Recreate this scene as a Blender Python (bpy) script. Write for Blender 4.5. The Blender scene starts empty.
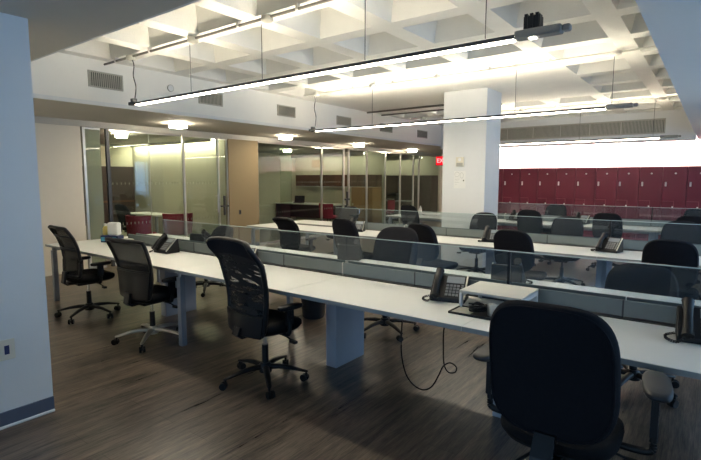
import bpy, bmesh, math, random
from mathutils import Vector, Matrix
random.seed(4)
SC = bpy.context.scene
COL = SC.collection
PI = math.pi
V = Vector

# ---------------------------------------------------------------- materials
def lin(c):
    return tuple(((v / 255) / 12.92 if v / 255 <= .04045 else ((v / 255 + .055) / 1.055) ** 2.4) for v in c)

def nt_new(name):
    m = bpy.data.materials.new(name); m.use_nodes = True
    nt = m.node_tree; nt.nodes.clear()
    out = nt.nodes.new('ShaderNodeOutputMaterial')
    return m, nt, out

def N(nt, t, **kw):
    n = nt.nodes.new(t)
    for k, v in kw.items():
        if k.startswith('_'): setattr(n, k[1:], v)
        else: n.inputs[k.replace('__', ' ')].default_value = v
    return n

def mat(name, rgb, rough=.5, metal=0., var=.06, scale=9., bump=0., bscale=None, stretch=(1, 1, 1), spec=.5):
    m, nt, out = nt_new(name)
    c = lin(rgb)
    p = N(nt, 'ShaderNodeBsdfPrincipled', Roughness=rough, Metallic=metal)
    p.inputs['Specular IOR Level'].default_value = spec
    tc = N(nt, 'ShaderNodeTexCoord'); mp = N(nt, 'ShaderNodeMapping'); mp.inputs['Scale'].default_value = stretch
    nt.links.new(tc.outputs['Object'], mp.inputs['Vector'])
    nz = N(nt, 'ShaderNodeTexNoise', Scale=scale, Detail=4.)
    nt.links.new(mp.outputs[0], nz.inputs['Vector'])
    mx = N(nt, 'ShaderNodeMix', _data_type='RGBA')
    mx.inputs[6].default_value = tuple(v * (1 - var) for v in c) + (1,)
    mx.inputs[7].default_value = tuple(min(1, v * (1 + var)) for v in c) + (1,)
    nt.links.new(nz.outputs['Fac'], mx.inputs[0]); nt.links.new(mx.outputs[2], p.inputs['Base Color'])
    if bump:
        nb = N(nt, 'ShaderNodeTexNoise', Scale=bscale or scale * 8, Detail=3.)
        nt.links.new(mp.outputs[0], nb.inputs['Vector'])
        b = N(nt, 'ShaderNodeBump', Strength=bump, Distance=.01)
        nt.links.new(nb.outputs['Fac'], b.inputs['Height']); nt.links.new(b.outputs[0], p.inputs['Normal'])
    nt.links.new(p.outputs[0], out.inputs[0])
    return m

def emit(name, rgb, s):
    m, nt, out = nt_new(name)
    e = N(nt, 'ShaderNodeEmission', Strength=s); e.inputs['Color'].default_value = lin(rgb) + (1,)
    nt.links.new(e.outputs[0], out.inputs[0])
    return m

def glass(name, tint, refl=1.0, ior=1.5, body=0., bodycol=(120, 140, 130)):
    """thin architectural pane: tinted see-through plus Fresnel reflection"""
    m, nt, out = nt_new(name)
    t = N(nt, 'ShaderNodeBsdfTransparent'); t.inputs['Color'].default_value = tuple(tint) + (1,)
    g = N(nt, 'ShaderNodeBsdfGlossy', Roughness=.0); g.inputs['Color'].default_value = (refl, refl, refl, 1)
    f = N(nt, 'ShaderNodeFresnel', IOR=ior)
    ge = N(nt, 'ShaderNodeNewGeometry'); mi = N(nt, 'ShaderNodeMapRange')      # same reflectance from both faces of the pane
    mi.inputs['To Min'].default_value = ior; mi.inputs['To Max'].default_value = 1 / ior
    nt.links.new(ge.outputs['Backfacing'], mi.inputs['Value']); nt.links.new(mi.outputs[0], f.inputs['IOR'])
    base = t
    if body:
        d = N(nt, 'ShaderNodeBsdfDiffuse'); d.inputs['Color'].default_value = lin(bodycol) + (1,)
        mb = N(nt, 'ShaderNodeMixShader', Fac=body)
        nt.links.new(t.outputs[0], mb.inputs[1]); nt.links.new(d.outputs[0], mb.inputs[2]); base = mb
    mx = N(nt, 'ShaderNodeMixShader')
    nt.links.new(f.outputs[0], mx.inputs[0]); nt.links.new(base.outputs[0], mx.inputs[1]); nt.links.new(g.outputs[0], mx.inputs[2])
    nt.links.new(mx.outputs[0], out.inputs[0])
    return m

def netting(name, rgb, open_=.4, slit=False):
    m, nt, out = nt_new(name)
    p = N(nt, 'ShaderNodeBsdfPrincipled', Roughness=.75); p.inputs['Base Color'].default_value = lin(rgb) + (1,)
    t = N(nt, 'ShaderNodeBsdfTransparent')
    tc = N(nt, 'ShaderNodeTexCoord'); mp = N(nt, 'ShaderNodeMapping')
    nt.links.new(tc.outputs['Object'], mp.inputs['Vector'])
    r = N(nt, 'ShaderNodeValToRGB')
    if slit:
        mp.inputs['Rotation'].default_value = (0, .8, 0); mp.inputs['Scale'].default_value = (10, 10, 46)
        nz = N(nt, 'ShaderNodeTexNoise', Scale=1., Detail=1.5, Distortion=.8)
        r.color_ramp.elements[0].position = .53; r.color_ramp.elements[1].position = .61
        r.color_ramp.elements[1].color = (open_,) * 3 + (1,)
    else:
        nz = N(nt, 'ShaderNodeTexNoise', Scale=6., Detail=1.)
        r.color_ramp.elements[0].color = (open_ * .85,) * 3 + (1,); r.color_ramp.elements[1].color = (open_ * 1.15,) * 3 + (1,)
    nt.links.new(mp.outputs[0], nz.inputs['Vector']); nt.links.new(nz.outputs['Fac'], r.inputs[0])
    mx = N(nt, 'ShaderNodeMixShader')
    nt.links.new(r.outputs[0], mx.inputs[0]); nt.links.new(p.outputs[0], mx.inputs[1]); nt.links.new(t.outputs[0], mx.inputs[2])
    nt.links.new(mx.outputs[0], out.inputs[0])
    return m

def floor_mat():
    m, nt, out = nt_new('floor_planks')
    p = N(nt, 'ShaderNodeBsdfPrincipled')
    p.inputs['Specular IOR Level'].default_value = .5
    tc = N(nt, 'ShaderNodeTexCoord')
    rot = N(nt, 'ShaderNodeMapping'); rot.inputs['Rotation'].default_value = (0, 0, PI / 2)
    nt.links.new(tc.outputs['Object'], rot.inputs['Vector'])
    br = N(nt, 'ShaderNodeTexBrick', Scale=1., _offset=.37)
    for k, v in (('Mortar Size', .0016), ('Brick Width', 1.22), ('Row Height', .18), ('Bias', 0.)): br.inputs[k].default_value = v
    br.inputs['Color1'].default_value = (.85, .85, .85, 1); br.inputs['Color2'].default_value = (1.15, 1.13, 1.1, 1); br.inputs['Mortar'].default_value = (.45, .45, .45, 1)
    nt.links.new(rot.outputs[0], br.inputs['Vector'])
    st = N(nt, 'ShaderNodeMapping'); st.inputs['Scale'].default_value = (13, .9, 1)
    nt.links.new(tc.outputs['Object'], st.inputs['Vector'])
    n1 = N(nt, 'ShaderNodeTexNoise', Scale=1.5, Detail=7., Roughness=.65)
    nt.links.new(st.outputs[0], n1.inputs['Vector'])
    s2 = N(nt, 'ShaderNodeMapping'); s2.inputs['Scale'].default_value = (60, 3.5, 1)
    nt.links.new(tc.outputs['Object'], s2.inputs['Vector'])
    n2 = N(nt, 'ShaderNodeTexNoise', Scale=2., Detail=5., Roughness=.7)
    nt.links.new(s2.outputs[0], n2.inputs['Vector'])
    r = N(nt, 'ShaderNodeValToRGB')
    r.color_ramp.elements[0].position = .38; r.color_ramp.elements[0].color = lin((33, 28, 24)) + (1,)
    r.color_ramp.elements[1].position = .66; r.color_ramp.elements[1].color = lin((134, 120, 106)) + (1,)
    ad = N(nt, 'ShaderNodeMath', _operation='MULTIPLY_ADD'); ad.inputs[1].default_value = .45
    half = N(nt, 'ShaderNodeMath', _operation='MULTIPLY'); half.inputs[1].default_value = .55
    nt.links.new(n1.outputs['Fac'], half.inputs[0]); nt.links.new(n2.outputs['Fac'], ad.inputs[0]); nt.links.new(half.outputs[0], ad.inputs[2])
    nt.links.new(ad.outputs[0], r.inputs[0])
    mx = N(nt, 'ShaderNodeMix', _data_type='RGBA', _blend_type='MULTIPLY'); mx.inputs[0].default_value = 1.
    nt.links.new(r.outputs[0], mx.inputs[6]); nt.links.new(br.outputs['Color'], mx.inputs[7])
    nt.links.new(mx.outputs[2], p.inputs['Base Color'])
    rr = N(nt, 'ShaderNodeMapRange'); rr.inputs['To Min'].default_value = .2; rr.inputs['To Max'].default_value = .42
    nt.links.new(n1.outputs['Fac'], rr.inputs['Value']); nt.links.new(rr.outputs[0], p.inputs['Roughness'])
    b = N(nt, 'ShaderNodeBump', Strength=.12, Distance=.004)
    nt.links.new(n2.outputs['Fac'], b.inputs['Height']); nt.links.new(b.outputs[0], p.inputs['Normal'])
    nt.links.new(p.outputs[0], out.inputs[0])
    return m

M = dict(
    floor=floor_mat(),
    paint=mat('white_paint', (226, 227, 226), .6, bump=.05, var=.02),
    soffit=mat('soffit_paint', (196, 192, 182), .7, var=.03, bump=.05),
    concrete=mat('painted_concrete', (232, 231, 225), .75, var=.06, scale=5, bump=.35, bscale=60),
    fascia=mat('fascia_paint', (240, 238, 232), .6, bump=.05, var=.02),
    cofftop=mat('coffer_concrete', (190, 192, 190), .85, var=.1, scale=7, bump=.6, bscale=90),  # greyer, rougher concrete for the coffer tops only
    capgrey=mat('cap_grey', (128, 127, 123), .5),
    beige=mat('beige_wall', (142, 124, 92), .7, var=.03),
    office=mat('office_wall', (206, 202, 180), .7, var=.03),
    cream=mat('cream_wall', (232, 224, 208), .7, var=.03),
    base=mat('dark_baseboard', (88, 96, 112), .5),
    silver=mat('brushed_silver', (205, 203, 196), .32, .85, var=.05, stretch=(1, 1, 12)),
    chrome=mat('polished_chrome', (215, 215, 215), .12, 1., var=.02),
    laminate=mat('white_laminate', (226, 227, 223), .38, var=.015),
    edge=mat('grey_and_edge_shade', (150, 154, 152), .5),  # plain grey; on the desk edges it carries their shade
    leg=mat('silver_grey_paint', (150, 158, 168), .4, .2),
    boxleg=mat('pale_grey_metal', (172, 178, 188), .45, .1),
    panel=mat('grey_green_panel', (118, 127, 127), .5, .1),
    darkmetal=mat('dark_metal', (72, 73, 75), .4, .5),
    black=mat('black_plastic', (20, 20, 22), .45, spec=.35),
    fabric=mat('black_upholstery', (27, 27, 32), .9, var=.2, scale=60, bump=.3, bscale=500, spec=.2),
    seatfab=mat('black_seat_fabric', (24, 24, 26), .9, var=.2, scale=60, bump=.3, bscale=400, spec=.2),
    pad=mat('grey_black_armpad', (36, 37, 40), .5),
    net=netting('black_mesh', (13, 13, 14), .19),
    slit=netting('slit_mesh', (18, 18, 20), .5, True),
    glass=glass('divider_glass', (.86, .91, .92), 1., 1.65, .05, (176, 186, 192)),  # diffuse share paints in the daylight veil reflected on the dividers
    sglass=glass('storefront_glass', (.86, .92, .87), 1., 1.45),
    fglass=glass('frosted_strip_glass', (.7, .76, .68), 1., 1.45, .35, (190, 198, 176)),
    wglass=glass('window_glass', (.96, .98, .98)),
    gedge=mat('glass_edge', (196, 212, 208), .25),
    film=mat('frosted_dots', (150, 156, 142), .7),
    tube=emit('lamp_down', (255, 242, 218), 30.),
    tubeup=emit('lamp_up', (255, 242, 216), 34.),
    tubeup2=emit('lamp_up_strong', (255, 242, 216), 70.),
    cove=emit('wall_wash_lamp', (255, 244, 232), 130.),
    disc=emit('disc_lamp', (255, 240, 212), 42.),
    offfill=emit('office_fill_lamp', (255, 246, 226), 7.),  # glow of the fill strips added inside the dimmer offices
    offlamp=emit('office_cove_lamp', (255, 244, 218), 24.),
    red=mat('burgundy_laminate', (104, 22, 48), .42, var=.08, scale=4),
    redlit=mat('burgundy_lit_seam', (150, 72, 88), .5),  # carcass paled so door gaps look like seams catching light
    lock=mat('white_lock', (225, 222, 220), .4),
    shelfm=mat('pale_putty', (205, 201, 190), .45),
    chairred=mat('dark_red_fabric', (140, 30, 52), .85, var=.12, scale=30),
    wood=mat('brown_wood', (92, 62, 40), .5, var=.25, scale=5, stretch=(1, 1, 8)),
    oak=mat('tan_wood', (150, 112, 66), .5, var=.2, scale=5, stretch=(6, 6, 1)),
    darkwood=mat('dark_wood', (62, 48, 40), .6, var=.2, scale=5, stretch=(1, 1, 8)),
    ventslat=mat('vent_slat', (172, 170, 160), .5, .2),
    ventdark=mat('vent_dark', (70, 70, 66), .8),
    pipe=mat('grey_conduit', (120, 118, 112), .45, .6),
    pipew=mat('white_conduit', (222, 220, 212), .5),
    plate=mat('ivory_plate', (222, 216, 198), .5),
    navy=mat('navy_insert', (30, 44, 90), .5),
    paper=mat('white_paper', (234, 234, 230), .8),
    scrib=mat('pencil_grey', (150, 150, 146), .8),
    key=mat('grey_keys', (120, 122, 124), .5),
    lcd=mat('phone_display', (132, 140, 146), .25),
    white=mat('white_plastic', (232, 232, 230), .4),
    cyan=mat('cyan_label', (70, 160, 190), .5),
    yellow=mat('pale_yellow_plastic', (214, 196, 110), .45),
    exitred=emit('exit_red', (235, 18, 30), 1.),
    exitface=mat('exit_housing', (90, 20, 24), .5),
    exitlet=emit('exit_letters', (255, 150, 150), 1.6),
    binm=mat('charcoal_bin', (40, 38, 38), .6),
    screen=mat('dark_screen', (24, 26, 30), .2),
)

# ---------------------------------------------------------------- mesh helpers
def box(bm, x0, x1, y0, y1, z0, z1, mtx=None):
    vs = [bm.verts.new(V((x, y, z))) for x in (x0, x1) for y in (y0, y1) for z in (z0, z1)]
    if mtx:
        for v in vs: v.co = mtx @ v.co
    for f in ((0, 1, 3, 2), (4, 6, 7, 5), (0, 4, 5, 1), (2, 3, 7, 6), (0, 2, 6, 4), (1, 5, 7, 3)):
        bm.faces.new([vs[i] for i in f])
    return vs

def rings(bm, rs, cap=True):
    prev = None; first = None
    for r in rs:
        cur = [bm.verts.new(p) for p in r]
        if prev:
            n = len(cur)
            for i in range(n): bm.faces.new((prev[i], prev[(i + 1) % n], cur[(i + 1) % n], cur[i]))
        else: first = cur
        prev = cur
    if cap:
        bm.faces.new(list(reversed(first))); bm.faces.new(prev)

def frame_of(d):
    d = d.normalized(); u = d.cross(V((0, 0, 1)))
    if u.length < 1e-4: u = d.cross(V((1, 0, 0)))
    u.normalize(); return u, d.cross(u).normalized()

def cyl(bm, p0, p1, r0, r1=None, n=14):
    p0 = V(p0); p1 = V(p1); r1 = r0 if r1 is None else r1
    u, w = frame_of(p1 - p0)
    rings(bm, [[p + u * (r * math.cos(a)) + w * (r * math.sin(a)) for a in [2 * PI * i / n for i in range(n)]] for p, r in ((p0, r0), (p1, r1))])

def tube(bm, pts, r, n=8, closed=False):
    pts = [V(p) for p in pts]; m = len(pts); rs = []
    for i, p in enumerate(pts):
        a = pts[(i - 1) % m] if (closed or i > 0) else p
        b = pts[(i + 1) % m] if (closed or i < m - 1) else p
        u, w = frame_of(b - a)
        rr = r[i] if isinstance(r, (list, tuple)) else r
        rs.append([p + u * (rr * math.cos(t)) + w * (rr * math.sin(t)) for t in [2 * PI * k / n for k in range(n)]])
    if closed:
        rs.append(rs[0]); vs = [[bm.verts.new(p) for p in q] for q in rs[:-1]]
        for i in range(m):
            A, B = vs[i], vs[(i + 1) % m]
            for k in range(n): bm.faces.new((A[k], A[(k + 1) % n], B[(k + 1) % n], B[k]))
    else: rings(bm, rs)

def spline(pts, k=6):
    pts = [V(p) for p in pts]; out = []
    for i in range(len(pts) - 1):
        p0 = pts[max(i - 1, 0)]; p1 = pts[i]; p2 = pts[i + 1]; p3 = pts[min(i + 2, len(pts) - 1)]
        for j in range(k):
            t = j / k
            out.append(.5 * ((2 * p1) + (p2 - p0) * t + (2 * p0 - 5 * p1 + 4 * p2 - p3) * t * t + (3 * p1 - p0 - 3 * p2 + p3) * t ** 3))
    out.append(pts[-1]); return out

def lathe(bm, prof, c=(0, 0, 0), n=20):
    c = V(c)
    rings(bm, [[c + V((r * math.cos(2 * PI * i / n), r * math.sin(2 * PI * i / n), z)) for i in range(n)] for r, z in prof])

def outline(a, b, n=3., taper=0., k=40):
    o = []
    for i in range(k):
        t = 2 * PI * i / k; c, s = math.cos(t), math.sin(t)
        v = b * math.copysign(abs(s) ** (2 / n), s); u = a * math.copysign(abs(c) ** (2 / n), c)
        o.append((u * (1 + taper * v / b), v))
    return o

PADP = ((.80, 0.), (.93, .12), (.99, .35), (1., .5), (.985, .72), (.93, .92), (.80, 1.), (.4, 1.02))
def pad(bm, ol, h, xf, prof=PADP):
    rings(bm, [[xf(u * s, v * s, t * h) for u, v in ol] for s, t in prof])

def surf(bm, nu, nv, f):
    g = [[bm.verts.new(f(i / nu, j / nv)) for j in range(nv + 1)] for i in range(nu + 1)]
    for i in range(nu):
        for j in range(nv): bm.faces.new((g[i][j], g[i + 1][j], g[i + 1][j + 1], g[i][j + 1]))

def B(): return bmesh.new()

def obj(name, bm, m, parent=None, smooth=False, bevel=0., loc=None, solid=0.):
    bmesh.ops.recalc_face_normals(bm, faces=bm.faces)
    me = bpy.data.meshes.new(name); bm.to_mesh(me); bm.free()
    me.materials.append(M[m] if isinstance(m, str) else m)
    if smooth:
        for p in me.polygons: p.use_smooth = True
    o = bpy.data.objects.new(name, me); COL.objects.link(o)
    if parent: o.parent = parent
    if loc: o.location = loc
    if solid:
        s = o.modifiers.new('thick', 'SOLIDIFY'); s.thickness = solid; s.offset = 0
    if bevel:
        b = o.modifiers.new('bev', 'BEVEL'); b.width = bevel; b.segments = 2; b.limit_method = 'ANGLE'
    if smooth:
        w = o.modifiers.new('wn', 'EDGE_SPLIT'); w.split_angle = math.radians(45)
    return o

def bx(name, dims, m, parent=None, bevel=0., **k):
    bm = B(); box(bm, *dims); return obj(name, bm, m, parent, bevel=bevel, **k)

def struct(o): o['kind'] = 'structure'; return o

def tag(o, label, cat, group=None):
    o['label'] = label; o['category'] = cat
    if group: o['group'] = group
    return o

def thing(name, label, cat, loc=(0, 0, 0), rz=0., group=None):
    o = bpy.data.objects.new(name, None); COL.objects.link(o); o.empty_display_size = .1
    o.location = loc; o.rotation_euler = (0, 0, rz)
    return tag(o, label, cat, group)

def dup(root, loc, rz, label, group=None):
    def cp(o, par):
        c = o.copy(); COL.objects.link(c); c.parent = par
        for ch in o.children: cp(ch, c)
        return c
    r = cp(root, None); r.location = loc; r.rotation_euler = (0, 0, rz); r['label'] = label
    if group: r['group'] = group
    return r

def text(name, s, size, m, parent, loc, rot, ext=.002):
    cu = bpy.data.curves.new(name, 'FONT'); cu.body = s; cu.size = size; cu.extrude = ext; cu.align_x = 'CENTER'; cu.align_y = 'CENTER'
    tmp = bpy.data.objects.new('tmp', cu); COL.objects.link(tmp)
    me = bpy.data.meshes.new_from_object(tmp.evaluated_get(bpy.context.evaluated_depsgraph_get()))
    bpy.data.objects.remove(tmp); me.materials.clear(); me.materials.append(M[m])
    o = bpy.data.objects.new(name, me); COL.objects.link(o); o.parent = parent; o.location = loc; o.rotation_euler = rot
    return o

# ---------------------------------------------------------------- camera
H = 1.57
f_px = 480.43
R = ((.798, -.065, .599), (.602, .084, -.794), (.001, .994, .106))   # camera-to-world rows
cd = bpy.data.cameras.new('camera'); cam = bpy.data.objects.new('camera', cd); COL.objects.link(cam)
cd.sensor_fit = 'HORIZONTAL'; cd.sensor_width = 36; cd.lens = f_px / 701 * 36; cd.clip_start = .05; cd.clip_end = 200
mt = Matrix(R); q = mt.to_quaternion(); q.normalize()
cam.rotation_mode = 'QUATERNION'; cam.rotation_quaternion = q; cam.location = (0, 0, H)
SC.camera = cam

# ---------------------------------------------------------------- room shell
XL, XS, XR = -6.6, -8.5, -.40        # lip of left soffit, storefront plane, lip of right soffit
YF, YB = 1.715, 13.2                  # front soffit edge, far bulkhead face
ZS, ZW = 2.53, 3.12                  # soffit underside, waffle rib underside
XW, YR, YE = 3.0, -3.6, 17.0
struct(bx('floor', (-12.7, XW + .2, YR - .2, YE + .2, -.1, 0), 'floor'))

# coffered ceiling
def waffle():
    bm = B(); P = .93; hw = .105; ins = .11; dep = .33
    xs = [-.93 - P * i for i in range(-1, 8)]; ys = [4.33 + P * j for j in range(-4, 11)]
    def quad(*p): bm.faces.new([bm.verts.new(V(q)) for q in p])
    for i in range(len(xs) - 1):
        for j in range(len(ys) - 1):
            x1, x0 = min(xs[i], XR), max(xs[i + 1], XL); y0, y1 = max(ys[j], YF), min(ys[j + 1], YB)
            if x1 - x0 < .02 or y1 - y0 < .02: continue
            cx, cy = (xs[i] + xs[i + 1]) / 2, (ys[j] + ys[j + 1]) / 2
            solid = (cx < -1.83 and 7.12 < cy < 9.9) or x1 - x0 < .3 or y1 - y0 < .3
            if solid:
                quad((x0, y0, ZW), (x1, y0, ZW), (x1, y1, ZW), (x0, y1, ZW)); continue
            a0, a1, b0, b1 = x0 + hw, x1 - hw, y0 + hw, y1 - hw
            O = [(x0, y0, ZW), (x1, y0, ZW), (x1, y1, ZW), (x0, y1, ZW)]
            I = [(a0, b0, ZW), (a1, b0, ZW), (a1, b1, ZW), (a0, b1, ZW)]
            ix = min(ins, (a1 - a0) * .25); iy = min(ins, (b1 - b0) * .25)
            T = [(a0 + ix, b0 + iy, ZW + dep), (a1 - ix, b0 + iy, ZW + dep), (a1 - ix, b1 - iy, ZW + dep), (a0 + ix, b1 - iy, ZW + dep)]
            for k in range(4):
                l = (k + 1) % 4
                quad(O[k], O[l], I[l], I[k]); quad(I[k], I[l], T[l], T[k])
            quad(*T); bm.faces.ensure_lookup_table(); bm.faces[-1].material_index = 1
    bmesh.ops.remove_doubles(bm, verts=bm.verts, dist=.0005)
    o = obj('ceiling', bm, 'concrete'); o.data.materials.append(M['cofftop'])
    return struct(o)
waffle()
struct(bx('ceiling_slab', (XL, XR, YF, YB, ZW + .42, ZW + .5), 'concrete'))
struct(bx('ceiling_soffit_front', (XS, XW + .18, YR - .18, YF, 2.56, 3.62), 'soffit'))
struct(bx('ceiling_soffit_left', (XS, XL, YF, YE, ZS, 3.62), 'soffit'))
struct(bx('ceiling_soffit_right', (XR, XW + .18, YF, YB + 1.6, 2.56, 3.62), 'paint'))
struct(bx('wall_bulkhead', (XL, XR, YB, YB + .4, 2.45, 3.62), 'paint'))
struct(bx('ceiling_cove', (XL, XR, YB + .4, 14.95, 3.0, 3.12), 'paint'))
# thin painted faces of the raised ceiling well
struct(bx('wall_fascia_left', (XL, XL + .02, YF, YB, ZS, 3.62), 'fascia'))
struct(bx('wall_fascia_front', (XL + .02, XR, YF, YF + .02, 2.56, 3.62), 'paint'))
struct(bx('wall_fascia_right', (XR - .02, XR, YF + .02, YB, 2.56, 3.62), 'paint'))
struct(bx('trim_1', (XL + .02, XL + .035, YF + .02, YB, ZS, ZS + .05), 'paint'))
# pier on the left
struct(bx('wall_left', (XS, -3.485, YR, 1.276, 0, 2.56), 'paint'))
bm = B(); box(bm, -3.485, -3.473, YR, 1.276, .018, .105)
struct(obj('baseboard_left', bm, 'base'))
struct(bx('trim_2', (-3.485, -3.464, YR, 1.278, 0, .02), 'white', bevel=.008))
# far lockers wall and corridor end
struct(bx('wall_back', (-5.9, XW, 14.75, 14.95, 0, 3.0), 'paint'))
struct(bx('wall_return', (-5.9, -5.75, 14.95, YE, 0, 3.0), 'paint'))
struct(bx('wall_corridor', (XS, -5.9, YE, YE + .15, 0, 2.6), 'cream'))
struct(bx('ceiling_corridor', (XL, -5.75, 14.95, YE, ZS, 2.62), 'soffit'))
# column with the notices
struct(bx('column', (-4.0, -3.19, 8.1, 8.78, 0, ZW), 'paint', bevel=.006))

# window walls (daylight side on the right and behind)
def window_wall(name, axis, pos, a0, a1, wins, zs, zt, th, k0):
    """solid wall with rectangular openings, frames and panes"""
    bm = B()
    def put(p0, p1, z0, z1):
        if axis == 'x': box(bm, pos, pos + th, p0, p1, z0, z1)
        else: box(bm, p0, p1, pos, pos + th, z0, z1)
    cur = a0
    for w0, w1 in wins:
        put(cur, w0, 0, 2.56); put(w0, w1, 0, zs); put(w0, w1, zt, 2.56); cur = w1
    put(cur, a1, 0, 2.56); struct(obj(name, bm, 'paint'))
    for i, (w0, w1) in enumerate(wins):
        r = struct(bpy.data.objects.new('window_%d' % (k0 + i), None)); COL.objects.link(r)
        fb = B(); c = pos + th / 2
        def bar(p0, p1, z0, z1, t=.03):
            if axis == 'x': box(fb, c - t, c + t, p0, p1, z0, z1)
            else: box(fb, p0, p1, c - t, c + t, z0, z1)
        bar(w0, w0 + .05, zs, zt); bar(w1 - .05, w1, zs, zt); bar(w0 + .05, w1 - .05, zs, zs + .05); bar(w0 + .05, w1 - .05, zt - .05, zt)
        bar((w0 + w1) / 2 - .02, (w0 + w1) / 2 + .02, zs + .05, zt - .05, .025)
        obj('frame', fb, 'silver', r)
        gb = B()
        if axis == 'x': box(gb, c - .004, c + .004, w0 + .05, w1 - .05, zs + .05, zt - .05)
        else: box(gb, w0 + .05, w1 - .05, c - .004, c + .004, zs + .05, zt - .05)
        obj('pane', gb, 'wglass', r)
        ld = bpy.data.lights.new('window_daylight', 'AREA'); ld.shape = 'RECTANGLE'; ld.size = w1 - w0; ld.size_y = zt - zs
        ld.cycles.is_portal = True
        lo = bpy.data.objects.new('window_daylight', ld); COL.objects.link(lo)
        if axis == 'x':
            lo.location = (pos + th + .02, (w0 + w1) / 2, (zs + zt) / 2); lo.rotation_euler = (0, PI / 2, 0) if True else None
            ld.size, ld.size_y = zt - zs, w1 - w0
        else:
            lo.location = ((w0 + w1) / 2, pos - .02, (zs + zt) / 2); lo.rotation_euler = (PI / 2, 0, 0)
window_wall('wall_right', 'x', XW, YR, 14.75, [(2.9, 4.8), (5.2, 7.8), (11.1, 12.2)], .3, 2.35, .18, 1)
window_wall('wall_rear', 'y', YR - .18, -3.48, XW, [(-2.6, -1.2), (.2, 1.6)], .6, 2.35, .18, 5)

wd = bpy.data.worlds.new('sky'); SC.world = wd; wd.use_nodes = True
wn = wd.node_tree; wn.nodes.clear()
wo = wn.nodes.new('ShaderNodeOutputWorld'); bg = wn.nodes.new('ShaderNodeBackground')
tc = wn.nodes.new('ShaderNodeTexCoord'); sx = wn.nodes.new('ShaderNodeSeparateXYZ'); rp = wn.nodes.new('ShaderNodeValToRGB')
rp.color_ramp.elements[0].position = .46; rp.color_ramp.elements[0].color = (.34, .60, 1.0, 1)
rp.color_ramp.elements[1].position = .54; rp.color_ramp.elements[1].color = (.38, .64, 1.0, 1)
mr = wn.nodes.new('ShaderNodeMapRange'); mr.inputs['From Min'].default_value = -1; mr.inputs['From Max'].default_value = 1
wn.links.new(tc.outputs['Generated'], sx.inputs[0]); wn.links.new(sx.outputs['Z'], mr.inputs['Value'])
wn.links.new(mr.outputs[0], rp.inputs[0]); wn.links.new(rp.outputs[0], bg.inputs['Color'])
bg.inputs['Strength'].default_value = 3.5
wn.links.new(bg.outputs[0], wo.inputs[0])

# ---------------------------------------------------------------- glass storefront on the left
XI = -12.5
struct(bx('wall_storefront', (XS - .12, XS, 1.3, 3.78, 0, 2.43), 'cream'))
struct(bx('wall_between_offices', (XS - .12, XS, 6.84, 7.70, 0, 2.43), 'beige'))
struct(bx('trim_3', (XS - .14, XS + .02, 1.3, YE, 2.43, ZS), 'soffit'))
struct(bx('baseboard_storefront', (XS, XS + .012, 6.86, 7.68, 0, .09), 'base'))
struct(bx('wall_office_back', (XI - .15, XI, 1.3, YE, 0, ZS), 'office'))
struct(bx('wall_office_near', (XI, XS - .12, 1.2, 1.3, 0, ZS), 'office'))
struct(bx('partition_1', (XI, XS - .12, 6.86, 6.98, 0, 2.45), 'office'))
struct(bx('partition_2', (XI, XS - .12, 7.58, 7.70, 0, 2.45), 'office'))
struct(bx('partition_3', (XI, XS - .06, 13.15, 13.27, 0, 2.45), 'office'))
struct(bx('wall_office_far', (XI, XS, YE, YE + .15, 0, ZS), 'office'))
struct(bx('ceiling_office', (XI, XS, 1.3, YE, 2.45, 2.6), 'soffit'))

def pane(nm, y0, y1, m='sglass', dots=True, x=XS - .05, posts=(1, 1), zt=2.43, pw=.022, pm='silver'):
    r = struct(bpy.data.objects.new(nm, None)); COL.objects.link(r)
    bx('glass', (x - .006, x + .006, y0, y1, .05, zt), m, r)
    bx('sill', (x - .025, x + .025, y0, y1, 0, .05), 'silver', r)
    bx('head', (x - .02, x + .02, y0, y1, zt - .03, zt), 'silver', r)
    if posts[0]: bx('post', (x - .02, x + .03, y0 - pw, y0 + pw, 0, zt), pm, r, bevel=.004)
    if posts[1]: bx('post', (x - .02, x + .03, y1 - pw, y1 + pw, 0, zt), pm, r, bevel=.004)
    if dots:
        db = B(); y = y0 + .06
        while y < y1 - .06:
            for z in (1.48, .75): box(db, x + .0065, x + .008, y, y + .01, z - .022, z + .022)
            y += .075
        obj('dot_film', db, 'film', r)
    return r
pane('window_11', 3.84, 4.12, 'fglass', False, posts=(1, 0), pw=.022)
pane('window_12', 4.24, 5.73, posts=(1, 0), pw=.03, pm='darkmetal')
bm = B(); box(bm, XS - .062, XS - .05, 5.02, 5.028, .05, 2.43); struct(obj('trim_4', bm, 'silver'))
d1 = pane('door_1', 5.73, 6.59, x=XS - .02, posts=(1, 0), pw=.022)
hb = B(); cyl(hb, (XS + .05, 6.50, .85), (XS + .05, 6.50, 1.25), .012); cyl(hb, (XS - .02, 6.50, .9), (XS + .05, 6.50, .9), .008); cyl(hb, (XS - .02, 6.50, 1.2), (XS + .05, 6.50, 1.2), .008)
obj('handle', hb, 'silver', d1, True)
p3 = pane('window_13', 6.59, 6.84, dots=False, pw=.024)
lk = B(); box(lk, XS - .03, XS + .03, 6.62, 6.80, .96, .99); box(lk, XS - .02, XS + .015, 6.69, 6.73, .78, 1.2); obj('lock_bar', lk, 'darkmetal', p3)
pane('window_14', 7.70, 8.86, posts=(1, 0), pw=.024)
d2 = pane('door_2', 8.50, 10.07, x=XS - .10, posts=(0, 1), pw=.022)
pane('window_15', 10.07, 10.98, posts=(0, 1), pw=.026)
p5 = pane('window_16', 11.22, 12.1, posts=(1, 0), pw=.026)
lk = B(); box(lk, XS - .02, XS + .02, 11.0, 11.2, .95, 1.0); box(lk, XS - .02, XS + .03, 11.08, 11.12, .8, 1.2); obj('lock_bar', lk, 'darkmetal', p5)
pane('door_3', 12.1, 13.12, x=XS - .02, posts=(1, 1), pw=.022)
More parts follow.
